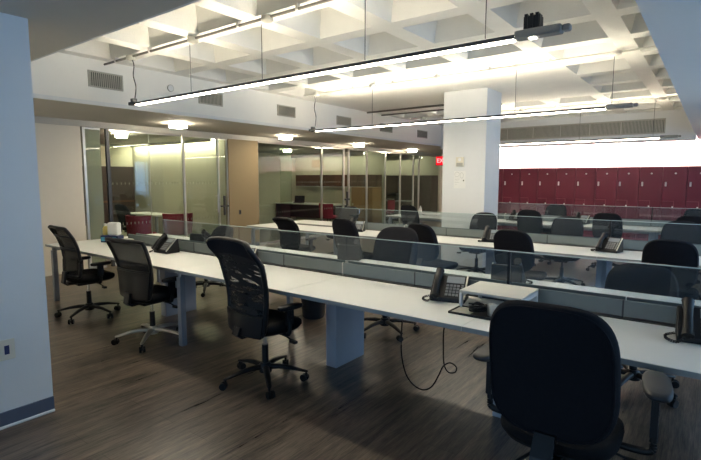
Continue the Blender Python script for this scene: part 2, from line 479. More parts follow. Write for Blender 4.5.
pane('window_17', 13.2, 14.1, posts=(0, 1), pw=.025, dots=False)
pane('window_18', 14.1, 15.0, posts=(0, 1), pw=.03, dots=False)
d4 = pane('door_4', 15.0, 15.4, posts=(0, 1), pw=.03, dots=False)
pane('window_19', 15.4, 16.95, posts=(0, 0), dots=False)

# wall outlets, plates
t = thing('wall_outlet', 'white outlet plate with dark blue insert low on the near left wall', 'outlet', (-3.485, 1.03, .5))
bx('cover_plate', (0, .008, -.045, .045, -.065, .065), 'plate', t, .003); bx('socket', (.008, .012, -.013, .013, -.028, .028), 'navy', t)
t = thing('wall_outlet', 'small dark outlet on the beige wall between the glass offices', 'outlet', (XS, 7.13, .82))
bx('cover_plate', (0, .008, -.03, .03, -.05, .05), 'darkmetal', t, .003); bx('socket', (.008, .012, -.012, .012, -.03, .03), 'black', t)
t = thing('wall_cover', 'small round cover plate on the high white wall between two vents', 'cover', (XL + .02, 4.25, 2.91))
bm = B(); cyl(bm, (0, 0, 0), (.012, 0, 0), .052, n=24); obj('rim', bm, 'ventslat', t, True)
bm = B(); cyl(bm, (.012, 0, 0), (.016, 0, 0), .044, n=24); obj('disc', bm, 'paint', t, True)

# vents on the high wall
def vent(y0, y1, z0, z1, label, x=XL + .02):
    t = thing('air_vent', label, 'vent', (x, (y0 + y1) / 2, (z0 + z1) / 2), 0, 'vents on the high left wall')
    w, h = (y1 - y0) / 2, (z1 - z0) / 2
    bx('backing', (0, .004, -w, w, -h, h), 'ventdark', t)
    bm = B(); b = .018
    for a in ((-w, w, h - b, h), (-w, w, -h, -h + b), (-w, -w + b, -h + b, h - b), (w - b, w, -h + b, h - b)): box(bm, .004, .016, *a)
    obj('frame', bm, 'ventslat', t)
    bm = B(); n = 16
    for i in range(n):
        yy = -w + b + (2 * w - 2 * b) * (i + .5) / n; box(bm, .004, .013, yy - .0055, yy + .0055, -h + b, h - b)
    obj('louvers', bm, 'ventslat', t)
vent(3.06, 3.52, 2.76, 2.97, 'first wall vent from the left, nearest the low grey ceiling')
vent(4.74, 5.2, 2.75, 2.95, 'second wall vent from the left, seen just above the near pendant light')
vent(6.45, 6.93, 2.74, 2.94, 'third wall vent from the left, midway along the high white wall')
vent(8.22, 8.72, 2.73, 2.92, 'fourth wall vent from the left, just above the far pendant light')
vent(9.9, 10.45, 2.72, 2.91, 'fifth wall vent from the left, lower half cut by the far pendant light')
vent(11.75, 12.3, 2.70, 2.90, 'last wall vent, nearest the white column')

t = thing('return_grille', 'long ribbed air grille high on the far wall above the lockers', 'grille', (-3.1, YB, 2.78))
bx('backing', (-2.2, 2.1, -.004, 0, -.155, .155), 'ventdark', t)
bm = B()
for a in ((-2.22, 2.12, .14, .17), (-2.22, 2.12, -.17, -.14), (-2.22, -2.19, -.14, .14), (2.09, 2.12, -.14, .14)): box(bm, a[0], a[1], -.016, 0, a[2], a[3])
obj('frame', bm, 'ventslat', t)
bm = B()
for i in range(150):
    xx = -2.18 + 4.26 * (i + .5) / 150; box(bm, xx - .009, xx + .009, -.013, -.004, -.14, .14)
obj('louvers', bm, 'ventslat', t)
bm = B()
for xx in (-1.5, -.82, -.14, .54, 1.22): box(bm, xx - .012, xx + .012, -.017, -.002, -.14, .14)
obj('mullions', bm, 'ventslat', t)

# ---------------------------------------------------------------- lighting fixtures
def pendant(y, z, x0, x1, label, wires, cordx, ceil, up, box_on=True, body=.033):
    t = thing('pendant_light', label, 'pendant light', (0, y, z))
    xe = x1 - .34
    bm = B(); box(bm, x0 + .06, xe, -body, body, .008, .026); box(bm, x0 + .06, xe, -body, -body + .008, .026, .036); box(bm, x0 + .06, xe, body - .008, body, .026, .036); obj('housing', bm, 'darkmetal', t, bevel=.006)
    bx('diffuser', (x0 + .1, xe - .01, -body + .008, body - .008, .0, .008), 'tube', t)
    bx('uplight', (x0 + .1, xe - .01, -body + .012, body - .012, .028, .032), up, t)
    bm = B(); box(bm, xe, x1 - .05, -body - .012, body + .012, .002, .055); box(bm, x1 - .05, x1, -body + .005, body - .005, .008, .05); obj('end_cap', bm, 'capgrey', t, bevel=.012)
    bm = B(); box(bm, x0 - .06, x0 + .08, -body, body, .01, .05); box(bm, x0 - .01, x0 + .05, -.03, .03, .05, .09); obj('end_clamp', bm, 'darkmetal', t, bevel=.006)
    if box_on:
        bm = B(); box(bm, xe + .06, xe + .16, -.04, .04, .055, .13)
        for k in range(3): box(bm, xe + .065 + k * .034, xe + .085 + k * .034, -.045, .045, .055, .145)
        obj('sensor_box', bm, 'black', t); bx('sensor_lens', (xe + .09, xe + .13, -.02, .02, -.002, .002), 'tube', t)
    for wx in wires:
        bm = B(); cyl(bm, (wx, 0, .05), (wx, 0, ceil - z), .0035, n=6); obj('cable', bm, 'darkmetal', t)
    bm = B(); L = ceil - z - .09
    tube(bm, spline([(cordx, 0, .09), (cordx + .015, .01, .09 + L * .3), (cordx - .015, 0, .09 + L * .6), (cordx + .01, 0, .09 + L * .85), (cordx - .02, 0, .09 + L)]), .007, 6); obj('power_cord', bm, 'black', t, True)
pendant(3.28, 2.475, -5.9, -.77, 'long slim pendant light over the nearest desk, dark end cap by the sensor box', (-4.68, -3.54, -2.33, -1.32), -5.85, 3.03, 'tubeup')
pendant(6.66, 2.415, -5.9, -.78, 'second long pendant light, passing in front of the white column', (-4.58, -2.23, -1.06), -5.83, 3.06, 'tubeup2', False)
pendant(10.9, 2.335, -4.7, -.55, 'farthest pendant light, a thin bright line beneath the long air grille', (-2.3, -1.0), -4.65, 3.06, 'tubeup2', False)
t = thing('ceiling_cove_light', 'hidden strip lamp washing the white wall above the burgundy lockers', 'light', (-3.1, 14.40, 2.72))
bm = B(); box(bm, -2.75, 2.6, -.05, -.04, -.05, .06); box(bm, -2.75, 2.6, -.04, .06, .05, .06)
for xx in (-2.2, 0, 2.2): box(bm, xx - .01, xx + .01, -.01, .01, .06, .28)
obj('housing', bm, 'white', t); bx('lamp', (-2.72, 2.57, -.03, .05, .0, .04), 'cove', t)

def conduit(y, z, x0, x1, boxes, label, m='pipew', drop=()):
    t = thing('ceiling_conduit', label, 'conduit', (0, y, z))
    bm = B(); cyl(bm, (x0, 0, 0), (x1, 0, 0), .014, n=10); obj('pipe', bm, m, t, True)
    for b in boxes:
        bm = B(); lathe(bm, [(.03, .02), (.055, .015), (.06, -.02), (.05, -.035), (.02, -.045)], (b, 0, 0), 16); obj('junction_box', bm, 'ventslat' if m != 'pipew' else 'pipew', t, True)
    for k in range(int((x1 - x0) / .8)): xx = x0 + .3 + k * .8; bx('strap', (xx - .012, xx + .012, -.02, .02, -.015, ZW - z - .001), 'pipew', t)
conduit(3.28, 3.075, XL + .03, -.5, (-5.9, -4.62, -3.46, -2.3, -1.3), 'grey conduit with junction boxes on the ceiling rib above the nearest desk', 'pipe')
conduit(6.66, 3.08, -6.1, -.55, (-5.8, -4.58, -3.40, -2.23, -1.04), 'white conduit with round boxes above the second pendant light')
conduit(10.9, 3.08, -6.3, -.6, (-5.9, -3.5, -.9), 'white conduit along the far ceiling beyond the column')
bm = B(); cyl(bm, (XL + .03, 9.35, 3.1), (-3.6, 9.35, 3.1), .02, n=12); cyl(bm, (XL + .03, 9.95, 3.1), (-3.6, 9.95, 3.1), .015, n=12)
t = tag(obj('ceiling_pipe', bm, 'pipe', None, True), 'pair of dark pipes on the ceiling running behind the column', 'pipe')

def disc(x, y, z, label, r=.15):
    t = thing('ceiling_lamp', label, 'ceiling light', (x, y, z), 0, 'drum lights on the low ceiling')
    bm = B(); lathe(bm, [(.05, 0), (r + .012, 0), (r + .012, -.014), (.05, -.014)], n=28); obj('mount_ring', bm, 'silver', t, True)
    bm = B(); lathe(bm, [(r, -.014), (r, -.07), (r - .02, -.08), (.03, -.083)], n=28); obj('diffuser', bm, 'disc', t, True)
disc(-7.55, 5.0, ZS, 'round ceiling light nearest the camera, over the left soffit')
disc(-7.75, 7.85, ZS, 'second round ceiling light along the left soffit')
disc(-7.9, 10.85, ZS, 'third round ceiling light along the left soffit')
disc(-8.0, 13.95, ZS, 'farthest round ceiling light, nearest the red exit sign')
disc(-9.4, 4.95, 2.45, 'round ceiling light inside the first glass office', .11)
disc(-10.4, 10.6, 2.45, 'dim round ceiling light inside the second glass office', .12)

t = thing('cove_light', 'added fill strip brightening the far end of the second glass office', 'light', (-10.4, 12.6, 2.36))  # unseen strip added to brighten the second office
bx('housing', (-1.8, 1.4, .0, .015, -.06, .09), 'soffit', t); bx('lamp', (-1.8, 1.4, .02, .08, .0, .03), 'offfill', t)
t = thing('cove_light', 'added fill strip brightening the farthest dim office', 'light', (-10.4, 16.4, 2.36))  # another added strip, lighting the farthest office from out of view
bx('housing', (-1.8, 1.4, .0, .015, -.06, .09), 'soffit', t); bx('lamp', (-1.8, 1.4, .02, .08, .0, .03), 'offfill', t)
t = thing('cove_light', 'warm strip light along the top of the first office back wall', 'light', (-10.4, 6.80, 2.40))
bx('housing', (-1.9, 1.5, -.10, -.09, -.02, .05), 'white', t); bx('lamp', (-1.9, 1.5, -.085, -.01, .01, .035), 'offlamp', t)

# exit sign
t = thing('exit_sign', 'red illuminated exit sign hanging beside the white column', 'exit sign', (-6.22, 12.6, 2.08))
bx('housing', (-.21, .21, -.02, .03, -.13, .13), 'exitface', t, .006); bx('face', (-.20, .20, -.026, -.02, -.12, .12), 'exitred', t)
text('lettering', 'EXIT', .17, 'exitlet', t, (0, -.027, 0), (PI / 2, 0, 0))
bm = B(); cyl(bm, (0, 0, .13), (0, 0, ZW - 2.09), .01); obj('stem', bm, 'white', t)

# notices on the column
t = thing('fire_alarm', 'small beige alarm plate on the front of the white column', 'alarm', (-3.655, 8.1, 1.865))
bx('plate', (-.075, .075, -.03, 0, -.075, .09), 'plate', t, .006); bx('grille', (-.06, .06, -.034, -.03, -.07, -.01), 'ventslat', t)
bm = B(); cyl(bm, (0, -.036, .045), (0, -.03, .045), .03); obj('lens', bm, 'white', t, True)
t = thing('paper_notice', 'pale paper notice with faint pencil drawing taped to the column', 'notice', (-3.66, 8.1, 1.56))
bx('sheet', (-.11, .11, -.002, 0, -.16, .15), 'paper', t)
bm = B()
tube(bm, [(-.05 + .045 * math.cos(a), -.003, .09 + .04 * math.sin(a)) for a in [i * PI / 8 for i in range(16)]], .0018, 4, True)
tube(bm, [(.04 + .03 * math.cos(a), -.003, .07 + .05 * math.sin(a)) for a in [i * PI / 8 for i in range(16)]], .0018, 4, True)
for z, w in ((0, .09), (-.03, .07), (-.06, .08), (-.10, .05)): tube(bm, [(-.09, -.003, z), (-.09 + w, -.003, z + .006)], .0015, 4)
obj('drawing', bm, 'scrib', t); bm = B(); cyl(bm, (.075, -.004, -.02), (.075, -.002, -.02), .012); obj('dot', bm, 'black', t)

# ---------------------------------------------------------------- lockers
def locker():
    w = .4975
    t = thing('locker', '', 'locker', (0, 0, 0), 0, 'burgundy lockers along the far wall')
    bx('carcass', (0, w, 0, .42, 0, 1.88), 'redlit', t)
    bm = B(); g = .006
    box(bm, g, w - g, -.018, 0, 1.03, 1.875); box(bm, w * .52, w - g, -.018, 0, .06, 1.03); obj('door', bm, 'red', t, bevel=.002)
    bm = B(); box(bm, g, w * .52 - 2 * g, -.018, 0, .06, 1.03 - 2 * g); obj('lower_door', bm, 'red', t, bevel=.002)
    bm = B(); box(bm, .045, .085, -.034, -.018, 1.39, 1.50); obj('lock', bm, 'lock', t, bevel=.006)
    bm = B(); box(bm, w * .47, w * .56, -.021, -.018, 1.70, 1.72); box(bm, w * .495, w * .535, -.021, -.018, 1.69, 1.73); obj('number_plate', bm, 'lock', t)
    bx('lower_lock', (w * .44, w * .50, -.028, -.018, .86, .90), 'lock', t)
    return t
ords = ['first', 'second', 'third', 'fourth', 'fifth', 'sixth', 'seventh', 'eighth', 'ninth', 'tenth', 'eleventh']
lk0 = locker()
for i in range(11):
    p = (-5.563 + .503 * i, 14.30, 0); lab = '%s burgundy locker counted from the white column along the far wall' % ords[i]
    if i == 0: lk0.location = p; lk0['label'] = lab
    else: dup(lk0, p, 0, lab)

# ---------------------------------------------------------------- bench desks
def bench(name, label, yc, seams, boxlegs, postlegs, glass_from, panel_from, dep=.775, dark_posts=()):
    t = thing(name, label, 'desk', (0, yc, 0))
    x0, x1 = seams[0], seams[-1]
    for a, b in zip(seams[:-1], seams[1:]):
        for s in (-1, 1):
            ya, yb = sorted((s * .065, s * dep))
            w = bx('worktop', (a + .0015, b - .0015, ya, yb, .705, .735), 'laminate', t, .003)
            e0, e1 = sorted((s * dep, s * (dep + .004)))
            bx('shaded_edge_band', (a + .0015, b - .0015, e0, e1, .706, .733), 'edge', w)  # edges coloured darker for the shade on their upright faces
    bx('cable_beam', (x0 + .1, x1 - .05, -.06, .06, .60, .70), 'leg', t)
    bx('centre_channel', (x0 + .01, x1 - .01, -.072, .072, .70, .742), 'darkmetal', t)
    xs = []
    for a, b in zip(seams[:-1], seams[1:]): xs += [a, (a + b) / 2]
    xs.append(x1)
    for a, b in zip(xs[:-1], xs[1:]):
        if a < panel_from - .01: continue
        for s in (-1, 1):
            ya, yb = sorted((s * .045, s * .058)); bx('privacy_panel', (a + .003, b - .003, ya, yb, .752, .85), 'panel', t, .002)
        bx('panel_clip', (a - .005, a + .005, -.061, -.04, .745, .851), 'silver' if a in seams and a not in dark_posts else 'darkmetal', t)
    for a, b in zip(seams[:-1], seams[1:]):
        if a < glass_from - .01: continue
        gs = bx('glass_screen', (a + .004, b - .004, -.005, .005, .75, 1.071), 'glass', t); bx('polished_edge', (a + .004, b - .004, -.005, .005, 1.0712, 1.0765), 'gedge', gs)
        bm = B(); box(bm, a - .009, a + .009, -.012, .012, .74, 1.07 if a in dark_posts else .86); obj('screen_post', bm, 'black' if a in dark_posts else 'silver', t)
    for lx in boxlegs:
        bx('box_leg', (lx - .055, lx + .055, -.28, .12, 0, .70), 'boxleg', t, .004)
    for lx in postlegs:
        for s in (-1, 1):
            bm = B(); box(bm, lx - .028, lx + .028, s * (dep - .055) - .028, s * (dep - .055) + .028, 0, .66); obj('leg', bm, 'leg', t, bevel=.005)
        bx('leg_rail', (lx - .025, lx + .025, -dep + .04, dep - .04, .655, .705), 'leg', t, .005)
    return t
S1 = [-6.78 + 1.42 * k for k in range(6)] + [1.74]
S1 = [-6.78, -5.36, -3.94, -2.52, -1.10, .32, 1.74]
bench('bench_desk', 'long white bench desk nearest the camera, with the hanging cable below', 3.285, S1, (-4.95, -2.47, -1.03, .4), (-6.68, -3.92, 1.6), -5.36, -6.07, dark_posts=(-1.10,))
S2 = [-6.65, -5.23, -3.81, -2.39, -.97, .45, 1.87]
bench('bench_desk', 'second long white bench desk, in front of the white column', 6.5, S2, (-5.0, -2.35, -1.0), (-6.55, -3.78, .5), -5.23, -5.23, dark_posts=(-.97,))
S3 = [-5.95, -4.55, -3.45, -2.15, -.85, .45, 1.75]
bench('bench_desk', 'farthest white bench desk, behind the column and before the lockers', 9.97, S3, (-4.2, -2.1, -.8), (-5.85, .5), -4.55, -4.55, dark_posts=(-.85,))

# ---------------------------------------------------------------- chairs
def star_base(t, legm, liftm, r=.32, rot=.3):
    bm = B(); lathe(bm, [(.03, .07), (.05, .075), (.052, .125), (.036, .15), (.03, .15)], n=18); obj('hub', bm, legm, t, True)
    for k in range(5):
        a = rot + 2 * PI * k / 5; d = V((math.cos(a), math.sin(a), 0)); n = V((-d.y, d.x, 0))
        rs = []
        for q, zc, w, h in ((.03, .115, .027, .022), (.11, .118, .026, .02), (.2, .108, .023, .016), (.28, .09, .019, .012), (r, .082, .017, .010), (r + .014, .08, .010, .007)):
            c = d * q + V((0, 0, zc)); rs.append([c + n * (w * math.cos(u)) + V((0, 0, h * math.sin(u))) for u in [2 * PI * i / 10 for i in range(10)]])
        bm = B(); rings(bm, rs); lg = obj('base_leg', bm, legm, t, True)
        bm = B(); c = d * r; ta = a + 1.1 + k; ax = V((math.cos(ta), math.sin(ta), 0)); tr = V((-ax.y, ax.x, 0)) * .016
        for s in (-1, 1):
            m0 = c + tr + ax * (s * .007); m1 = c + tr + ax * (s * .026)
            cyl(bm, m0 + V((0, 0, .029)), m1 + V((0, 0, .029)), .029, .027, 16)
        cyl(bm, c + V((0, 0, .035)), c + V((0, 0, .085)), .009, n=8); cyl(bm, c + tr - ax * .026 + V((0, 0, .03)), c + tr + ax * .026 + V((0, 0, .03)), .012, n=8)
        obj('caster', bm, 'black', lg, True)
    bm = B(); cyl(bm, (0, 0, .14), (0, 0, .29), .027, .025, 16); obj('lift_shroud', bm, 'black', t, True)
    bm = B(); cyl(bm, (0, 0, .28), (0, 0, .42), .014, n=14); obj('gas_lift', bm, liftm, t, True)

def seat_parts(t, z=.43, w=.25, d=.24, m='seatfab', th=.085):
    bm = B(); box(bm, -.09, .09, -.14, .12, z - .05, z); box(bm, -.05, .05, -.22, -.10, z - .035, z - .005); obj('mechanism', bm, 'black', t, bevel=.012)
    bm = B(); tube(bm, spline([(.08, .03, z - .03), (.2, .05, z - .04), (.27, .06, z - .06)]), .006, 8); box(bm, .25, .31, .045, .075, z - .075, z - .055); obj('lever', bm, 'black', t, True)
    bm = B()
    ol = outline(w, d, 3.2)
    pad(bm, ol, th, lambda u, v, h: V((u, v + .02, z + h - (.05 * max(0, (v - .13)) / .1 * .3) - .012 * math.cos(u / w * 1.5) * (h > th * .9))))
    obj('seat', bm, m, t, True)
    bm = B(); pad(bm, outline(w * .92, d * .92, 3.2), .03, lambda u, v, h: V((u, v + .02, z - .012 + h))); obj('seat_shell', bm, 'black', t, True)

def arms(t, z0=.44, zt=.66, x=.29, y=.02, padm='pad', pw=.045, pl=.13, toe=0.):
    for s in (-1, 1):
        bm = B(); tube(bm, spline([(s * .16, y, z0 - .02), (s * (x - .02), y, z0 - .02), (s * x, y, z0 + .03), (s * x, y + .005, z0 + .12), (s * x, y, zt - .02)], 5), [.016] * 21, 10)
        box(bm, s * x - .014, s * x + .014, y - .03, y + .03, z0 + .06, zt - .025)
        a = obj('armrest', bm, 'black', t, True)
        bm = B(); ca, sa = math.cos(s * toe), math.sin(s * toe)
        pad(bm, outline(pw, pl, 3.), .034, lambda u, v, h: V((s * x + u * ca - v * sa, y + .01 + u * sa + v * ca, zt - .025 + h))); obj('arm_pad', bm, padm, a, True)

def uphol(name, label, top=1.02, bw=.245, bh=.235, sz=.43, arm=True, taper=-.03, n=3.4, rec=.16, toe=0., armz=.66, th=.085, army=.02, armx=.29, sw=.25, pw=.045, pl=.13):
    t = thing(name, label, 'office chair')
    star_base(t, 'black', 'darkmetal', rot=.05); seat_parts(t, sz, sw)
    zc = top - bh
    yb = -.235
    def xf(u, v, h):
        y = yb - v * rec - h + .55 * u * u - .035 * math.cos(v / bh * 1.2) * 0
        y += .03 * math.cos((v + .1) / bh * 1.6)
        return V((u, y, zc + v))
    bm = B(); pad(bm, outline(bw, bh, n, taper, 48), th, xf, ((.4, -.04), (.80, 0.), (.93, .1), (.985, .3), (1., .5), (.99, .72), (.955, .9), (.90, .985), (.6, 1.0), (.25, 1.0))); bk = obj('backrest', bm, 'fabric', t, True)
    bm = B(); tube(bm, [xf(u * .94, v * .94, th * .965) for u, v in outline(bw, bh, n, taper, 48)], .005, 6, True); obj('piping', bm, 'fabric', bk, True)
    bm = B(); zb = zc - bh
    rs = []
    for y, z, w in ((-.10, sz - .03, .035), (-.22, sz - .035, .04), (-.335, sz - .01, .042), (-.32, sz + .04, .042), (yb - th * .4, zb + .03, .04)):
        rs.append([V((dx, y + dy, z + abs(dy) * .2)) for dx, dy in ((-w, -.012), (w, -.012), (w, .012), (-w, .012))])
    rings(bm, rs); obj('back_bracket', bm, 'black', t, bevel=.004)
    if arm: arms(t, zt=armz, toe=toe, y=army, x=armx, pw=pw, pl=pl)
    return t

def mesh_chair(name, label, legm='black', liftm='chrome', top=1.02, wt=.27, wb=.21, zb=.50, lean=.13, wings=.02, panel='net', bars=(.30, .62), frame=.016, sz=.43, rot=.3, cross=True, lower=None, curl=.04, armz=.64, head=None, cr=(.16, .09)):
    t = thing(name, label, 'office chair')
    star_base(t, legm, liftm, rot=rot); seat_parts(t, sz, .245, .235)
    hgt = top - zb
    def S(u, v):
        # v 0..1 up the back; u -1..1 across
        w = wb + (wt - wb) * (v ** .8)
        y = -.25 + .055 * math.sin(v * PI * .9) - lean * max(0, v - .35) ** 1.3 * 1.75 - curl * (1 - v) ** 3 * -1
        y += .05 * u * u * (.4 + .6 * (1 - v)) + (-.05 * wings / .02 * max(0, v - .8) / .2 * abs(u) ** 4)
        return V((u * w, y, zb + v * hgt - (.02 * u * u if (v > .5 and wings > .012) else 0)))
    k = 14; c = .10
    ol = [(-1 + 2 * i / k, 0) for i in range(k)] + [(1, i / k) for i in range(k)] + [(1 - 2 * i / k, 1) for i in range(k)] + [(-1, 1 - i / k) for i in range(k)]
    def rc(u, v):
        # round the corners of the outline
        ru, rv = cr; du = max(0, abs(u) - (1 - ru)); dv = max(0, abs(v - .5) - (.5 - rv))
        if du > 0 and dv > 0:
            q = math.hypot(du / ru, dv / rv)
            if q > 1: u = math.copysign((1 - ru) + du / q, u); v = .5 + math.copysign((.5 - rv) + dv / q, v - .5)
        return u, v
    bm = B(); tube(bm, [S(*rc(u, v)) for u, v in ol], frame, 8, True); fr = obj('back_frame', bm, 'black', t, True)
    bm = B(); surf(bm, 14, 20, lambda a, b: S(*rc(-1 + 2 * a, b))); obj('back_mesh', bm, panel, fr, True, solid=.003)
    if cross:
        bm = B()
        for b in bars:
            tube(bm, [S(-1 + i / 5, b) + V((0, -.012, 0)) for i in range(11)], .012, 6)
        obj('lumbar_bar', bm, 'black', fr, True)
    if head:
        bm = B(); surf(bm, 14, 6, lambda a, b: S(*rc(-1 + 2 * a, head + (1 - head) * b)) + V((0, -.006, 0))); obj('headrest', bm, 'fabric', fr, True, solid=.03)
    if lower:
        bm = B(); surf(bm, 12, 8, lambda a, b: S(-1 + 2 * a, b * lower) + V((0, -.018, 0))); lo = obj('lower_back', bm, 'black', fr, True, solid=.02)
    bm = B(); rings(bm, [[V((dx, y + dy, z)) for dx, dy in ((-w, -.013), (w, -.013), (w, .013), (-w, .013))] for y, z, w in ((-.08, sz - .03, .035), (-.22, sz - .035, .045), (-.255, sz - .005, .04), (-.235, zb + .05, .04))])
    obj('back_bracket', bm, 'black', t, bevel=.004)
    arms(t, zt=armz, x=.275, y=.03, padm='black', pw=.035, pl=.11)
    return t

def place(o, x, y, deg): o.location = (x, y, 0); o.rotation_euler = (0, 0, math.radians(deg)); return o

place(mesh_chair('mesh_chair', 'black mesh chair at the far left end of the nearest desk, near the pale wall', top=1.04, wt=.235, wb=.225, zb=.50, lean=.055, bars=(.55, .82), frame=.018, rot=.3, cr=(.07, .035), wings=.008), -5.64, 2.5, -3)
place(mesh_chair('mesh_chair', 'black mesh chair standing on a polished chrome star base', 'silver', 'chrome', top=1.01, wt=.285, wb=.21, zb=.47, lean=.045, bars=(.46,), frame=.017, rot=.35, lower=.46, cr=(.06, .03), wings=0), -4.27, 2.47, 4)
c3 = place(mesh_chair('mesh_chair', 'high-backed black chair with open slits in its back, left of the grey box leg', top=1.13, wt=.29, wb=.215, zb=.43, lean=.045, bars=(.52,), frame=.02, rot=.73, panel='slit', lower=.22, wings=.03, cross=False, head=.86), -2.71, 2.49, -8)
big = place(uphol('upholstered_chair', 'large black upholstered chair with padded armrests, closest to the camera', top=1.10, bw=.249, bh=.29, taper=-.02, n=3.6, rec=.13, toe=.12, armz=.72, army=.08, armx=.35, pw=.054, pl=.15, sw=.245, th=.09, sz=.43), -.485, 2.21, 1)
bm = B(); tube(bm, spline([(-.07, -.12, .385), (-.13, -.25, .365), (-.165, -.33, .355)]), .007, 8); tube(bm, [(-.155, -.315, .357), (-.18, -.37, .35)], [.014, .017], 10)
obj('tilt_lever', bm, 'black', big, True)
u0 = place(uphol('upholstered_chair', 'round-topped black chair across the nearest desk, its wheels seen beside the grey box leg', top=1.06, bw=.25, bh=.24), -2.62, 4.06, 186)
u1 = place(uphol('upholstered_chair', 'black chair across the nearest desk, behind glass opposite the large upholstered chair', top=.90, bw=.25, bh=.22), -.40, 4.06, 182)
dup(u1, (-5.58, 4.05, 0), math.radians(172), 'black chair on the far side of the nearest desk, farthest left behind glass')
u2 = place(uphol('upholstered_chair', 'black chair at the second desk, overlapping the round-topped chair in front of it', top=1.02, bw=.225, bh=.24, rec=.14, arm=False), -2.83, 5.58, -14)
dup(u2, (-4.06, 5.55, 0), math.radians(-6), 'second black chair from the left along the near side of the second desk')
dup(u2, (-1.72, 5.56, 0), math.radians(-5), 'black chair at the second desk directly behind the dark glass post')
dup(u2, (-.30, 5.58, 0), math.radians(2), 'black chair at the second desk nearest the right edge of the photo')
place(mesh_chair('mesh_chair', 'flat-topped black mesh chair at the left end of the second desk', top=.96, wt=.235, wb=.215, zb=.50, lean=.05, bars=(.5,), frame=.02, cr=(.08, .04), panel='fabric'), -5.27, 5.58, -6)
u3 = dup(u2, (-3.0, 7.36, 0), math.radians(180), 'dark chair beyond the second desk, in front of the white column')
dup(u3, (-1.70, 7.36, 0), math.radians(182), 'round-backed dark chair beyond the second desk, seen through its glass at mid span')
dup(u3, (-.31, 7.36, 0), math.radians(180), 'dark chair beyond the second desk, at the right edge of the photo')
dup(u3, (-5.78, 7.36, 0), math.radians(182), 'dark chair beyond the second desk at its left end')
dup(u3, (-2.64, 9.14, 0), 0, 'black chair at the farthest desk, first to the right of the column')
dup(u3, (-1.38, 9.14, 0), 0, 'black chair at the farthest desk, second to the right of the column')
dup(u3, (-.24, 9.14, 0), 0, 'black chair at the farthest desk, third to the right of the column')
dup(u3, (-5.1, 9.14, 0), math.radians(-8), 'black chair at the farthest desk, left of the column')
dup(u3, (-2.74, 10.85, 0), math.radians(180), 'dark chair between the farthest desk and the lockers, near the column')
dup(u3, (-.22, 10.85, 0), math.radians(180), 'dark chair between the farthest desk and the lockers, at the right edge')

# ---------------------------------------------------------------- desk phones
def phone(name, label):
    t = thing(name, label, 'phone', (0, 0, 0), 0, 'black desk phones')
    # tilted body: front (user side) at -y
    def slab(bm, x0, x1, y0, z0, y1, z1, th):
        d = V((0, y1 - y0, z1 - z0)).normalized(); n = V((0, -d.z, d.y))
        a, b = V((0, y0, z0)), V((0, y1, z1))
        pts = [a, b, b - n * th, a - n * th]
        rings(bm, [[p + V((x, 0, 0)) for p in pts] for x in (x0, x1)])
    bm = B(); rings(bm, [[V((x, y, z)) for y, z in ((-.09, 0), (.085, 0), (.085, .03), (.07, .155), (.05, .16), (-.09, .03))] for x in (-.115, .125)]); bd = obj('body', bm, 'black', t, bevel=.006)
    L = math.hypot(.14, .13); d = V((0, .14 / L, .13 / L)); n = V((0, -.13 / L, .14 / L)); o0 = V((0, -.09, .03))
    def fp(x, s, h=0.): return o0 + V((x, 0, 0)) + d * s + n * h
    def plate(bm, x0, x1, s0, s1, h0, h1):
        rings(bm, [[fp(x0, s0, h), fp(x1, s0, h), fp(x1, s1, h), fp(x0, s1, h)] for h in (h0, h1)])
    bm = B(); plate(bm, -.015, .105, .125, .18, .0, .004); obj('display', bm, 'lcd', bd)
    bm = B()
    for i in range(4):
        for j in range(4): plate(bm, -.012 + i * .024, .006 + i * .024, .02 + j * .025, .037 + j * .025, 0, .005)
    for j in range(6): plate(bm, .09, .105, .018 + j * .017, .029 + j * .017, 0, .004)
    obj('keypad', bm, 'key', bd)
    bm = B(); plate(bm, .116, .126, .0, L, -.004, .006); obj('side_trim', bm, 'silver', bd)
    bm = B(); pts = [fp(-.07, s, h) for s, h in ((-.01, .030), (.03, .036), (.10, .046), (.17, .036), (.205, .030))]
    tube(bm, spline(pts, 5), [.022 + .008 * abs(2 * i / 20 - 1) ** 1.5 for i in range(21)], 12)
    for s in (.012, .182): cyl(bm, fp(-.07, s, .03), fp(-.07, s, -.002), .026, .024, 14)
    obj('handset', bm, 'black', t, True)
    bm = B(); cp = []
    path = spline([(-.072, -.10, .045), (-.11, -.135, .012), (-.155, -.10, .010), (-.16, -.03, .012), (-.12, .02, .014)], 24)
    for i, p in enumerate(path): a = i * 1.3; cp.append(p + V((.006 * math.cos(a), .004 * math.cos(a), .006 * math.sin(a))))
    tube(bm, cp, .0028, 5); obj('cord', bm, 'black', t, True)
    return t
ZD = .7355
ph = phone('desk_phone', 'black desk phone beside the white riser on the nearest desk'); ph.location = (-1.43, 3.03, ZD); ph.rotation_euler = (0, 0, math.radians(14))
for x, y, a, l in ((.0, 3.04, 5, 'black desk phone at the right edge on the nearest desk'),
                   (-4.93, 3.06, 2, 'black desk phone on the nearest desk between chrome-based chair and divider'),
                   (-3.62, 3.06, 25, 'black desk phone half hidden behind the high-backed slit chair'),
                   (-2.98, 3.96, 200, 'black desk phone seen from behind through the divider, far side of nearest desk'),
                   (-5.05, 3.62, 190, 'black desk phone across the divider at the left of the nearest desk'),
                   (-1.27, 3.80, 185, 'black desk phone seen from behind, beside the dark glass post and white riser'),
                   (-2.33, 6.22, 10, 'black desk phone on the second desk left of the chair behind the glass post'),
                   (-.93, 6.2, -14, 'pale-keyed black desk phone on the second desk below the lockers'),
                   (-4.52, 6.15, 20, 'black desk phone on the second desk at the left of a black chair'),
                   (-3.15, 9.72, -12, 'black desk phone on the farthest desk right beside the column'),
                   (-1.95, 9.75, -12, 'black desk phone on the farthest desk between two black chairs')):
    dup(ph, (x, y, ZD), math.radians(a), l)

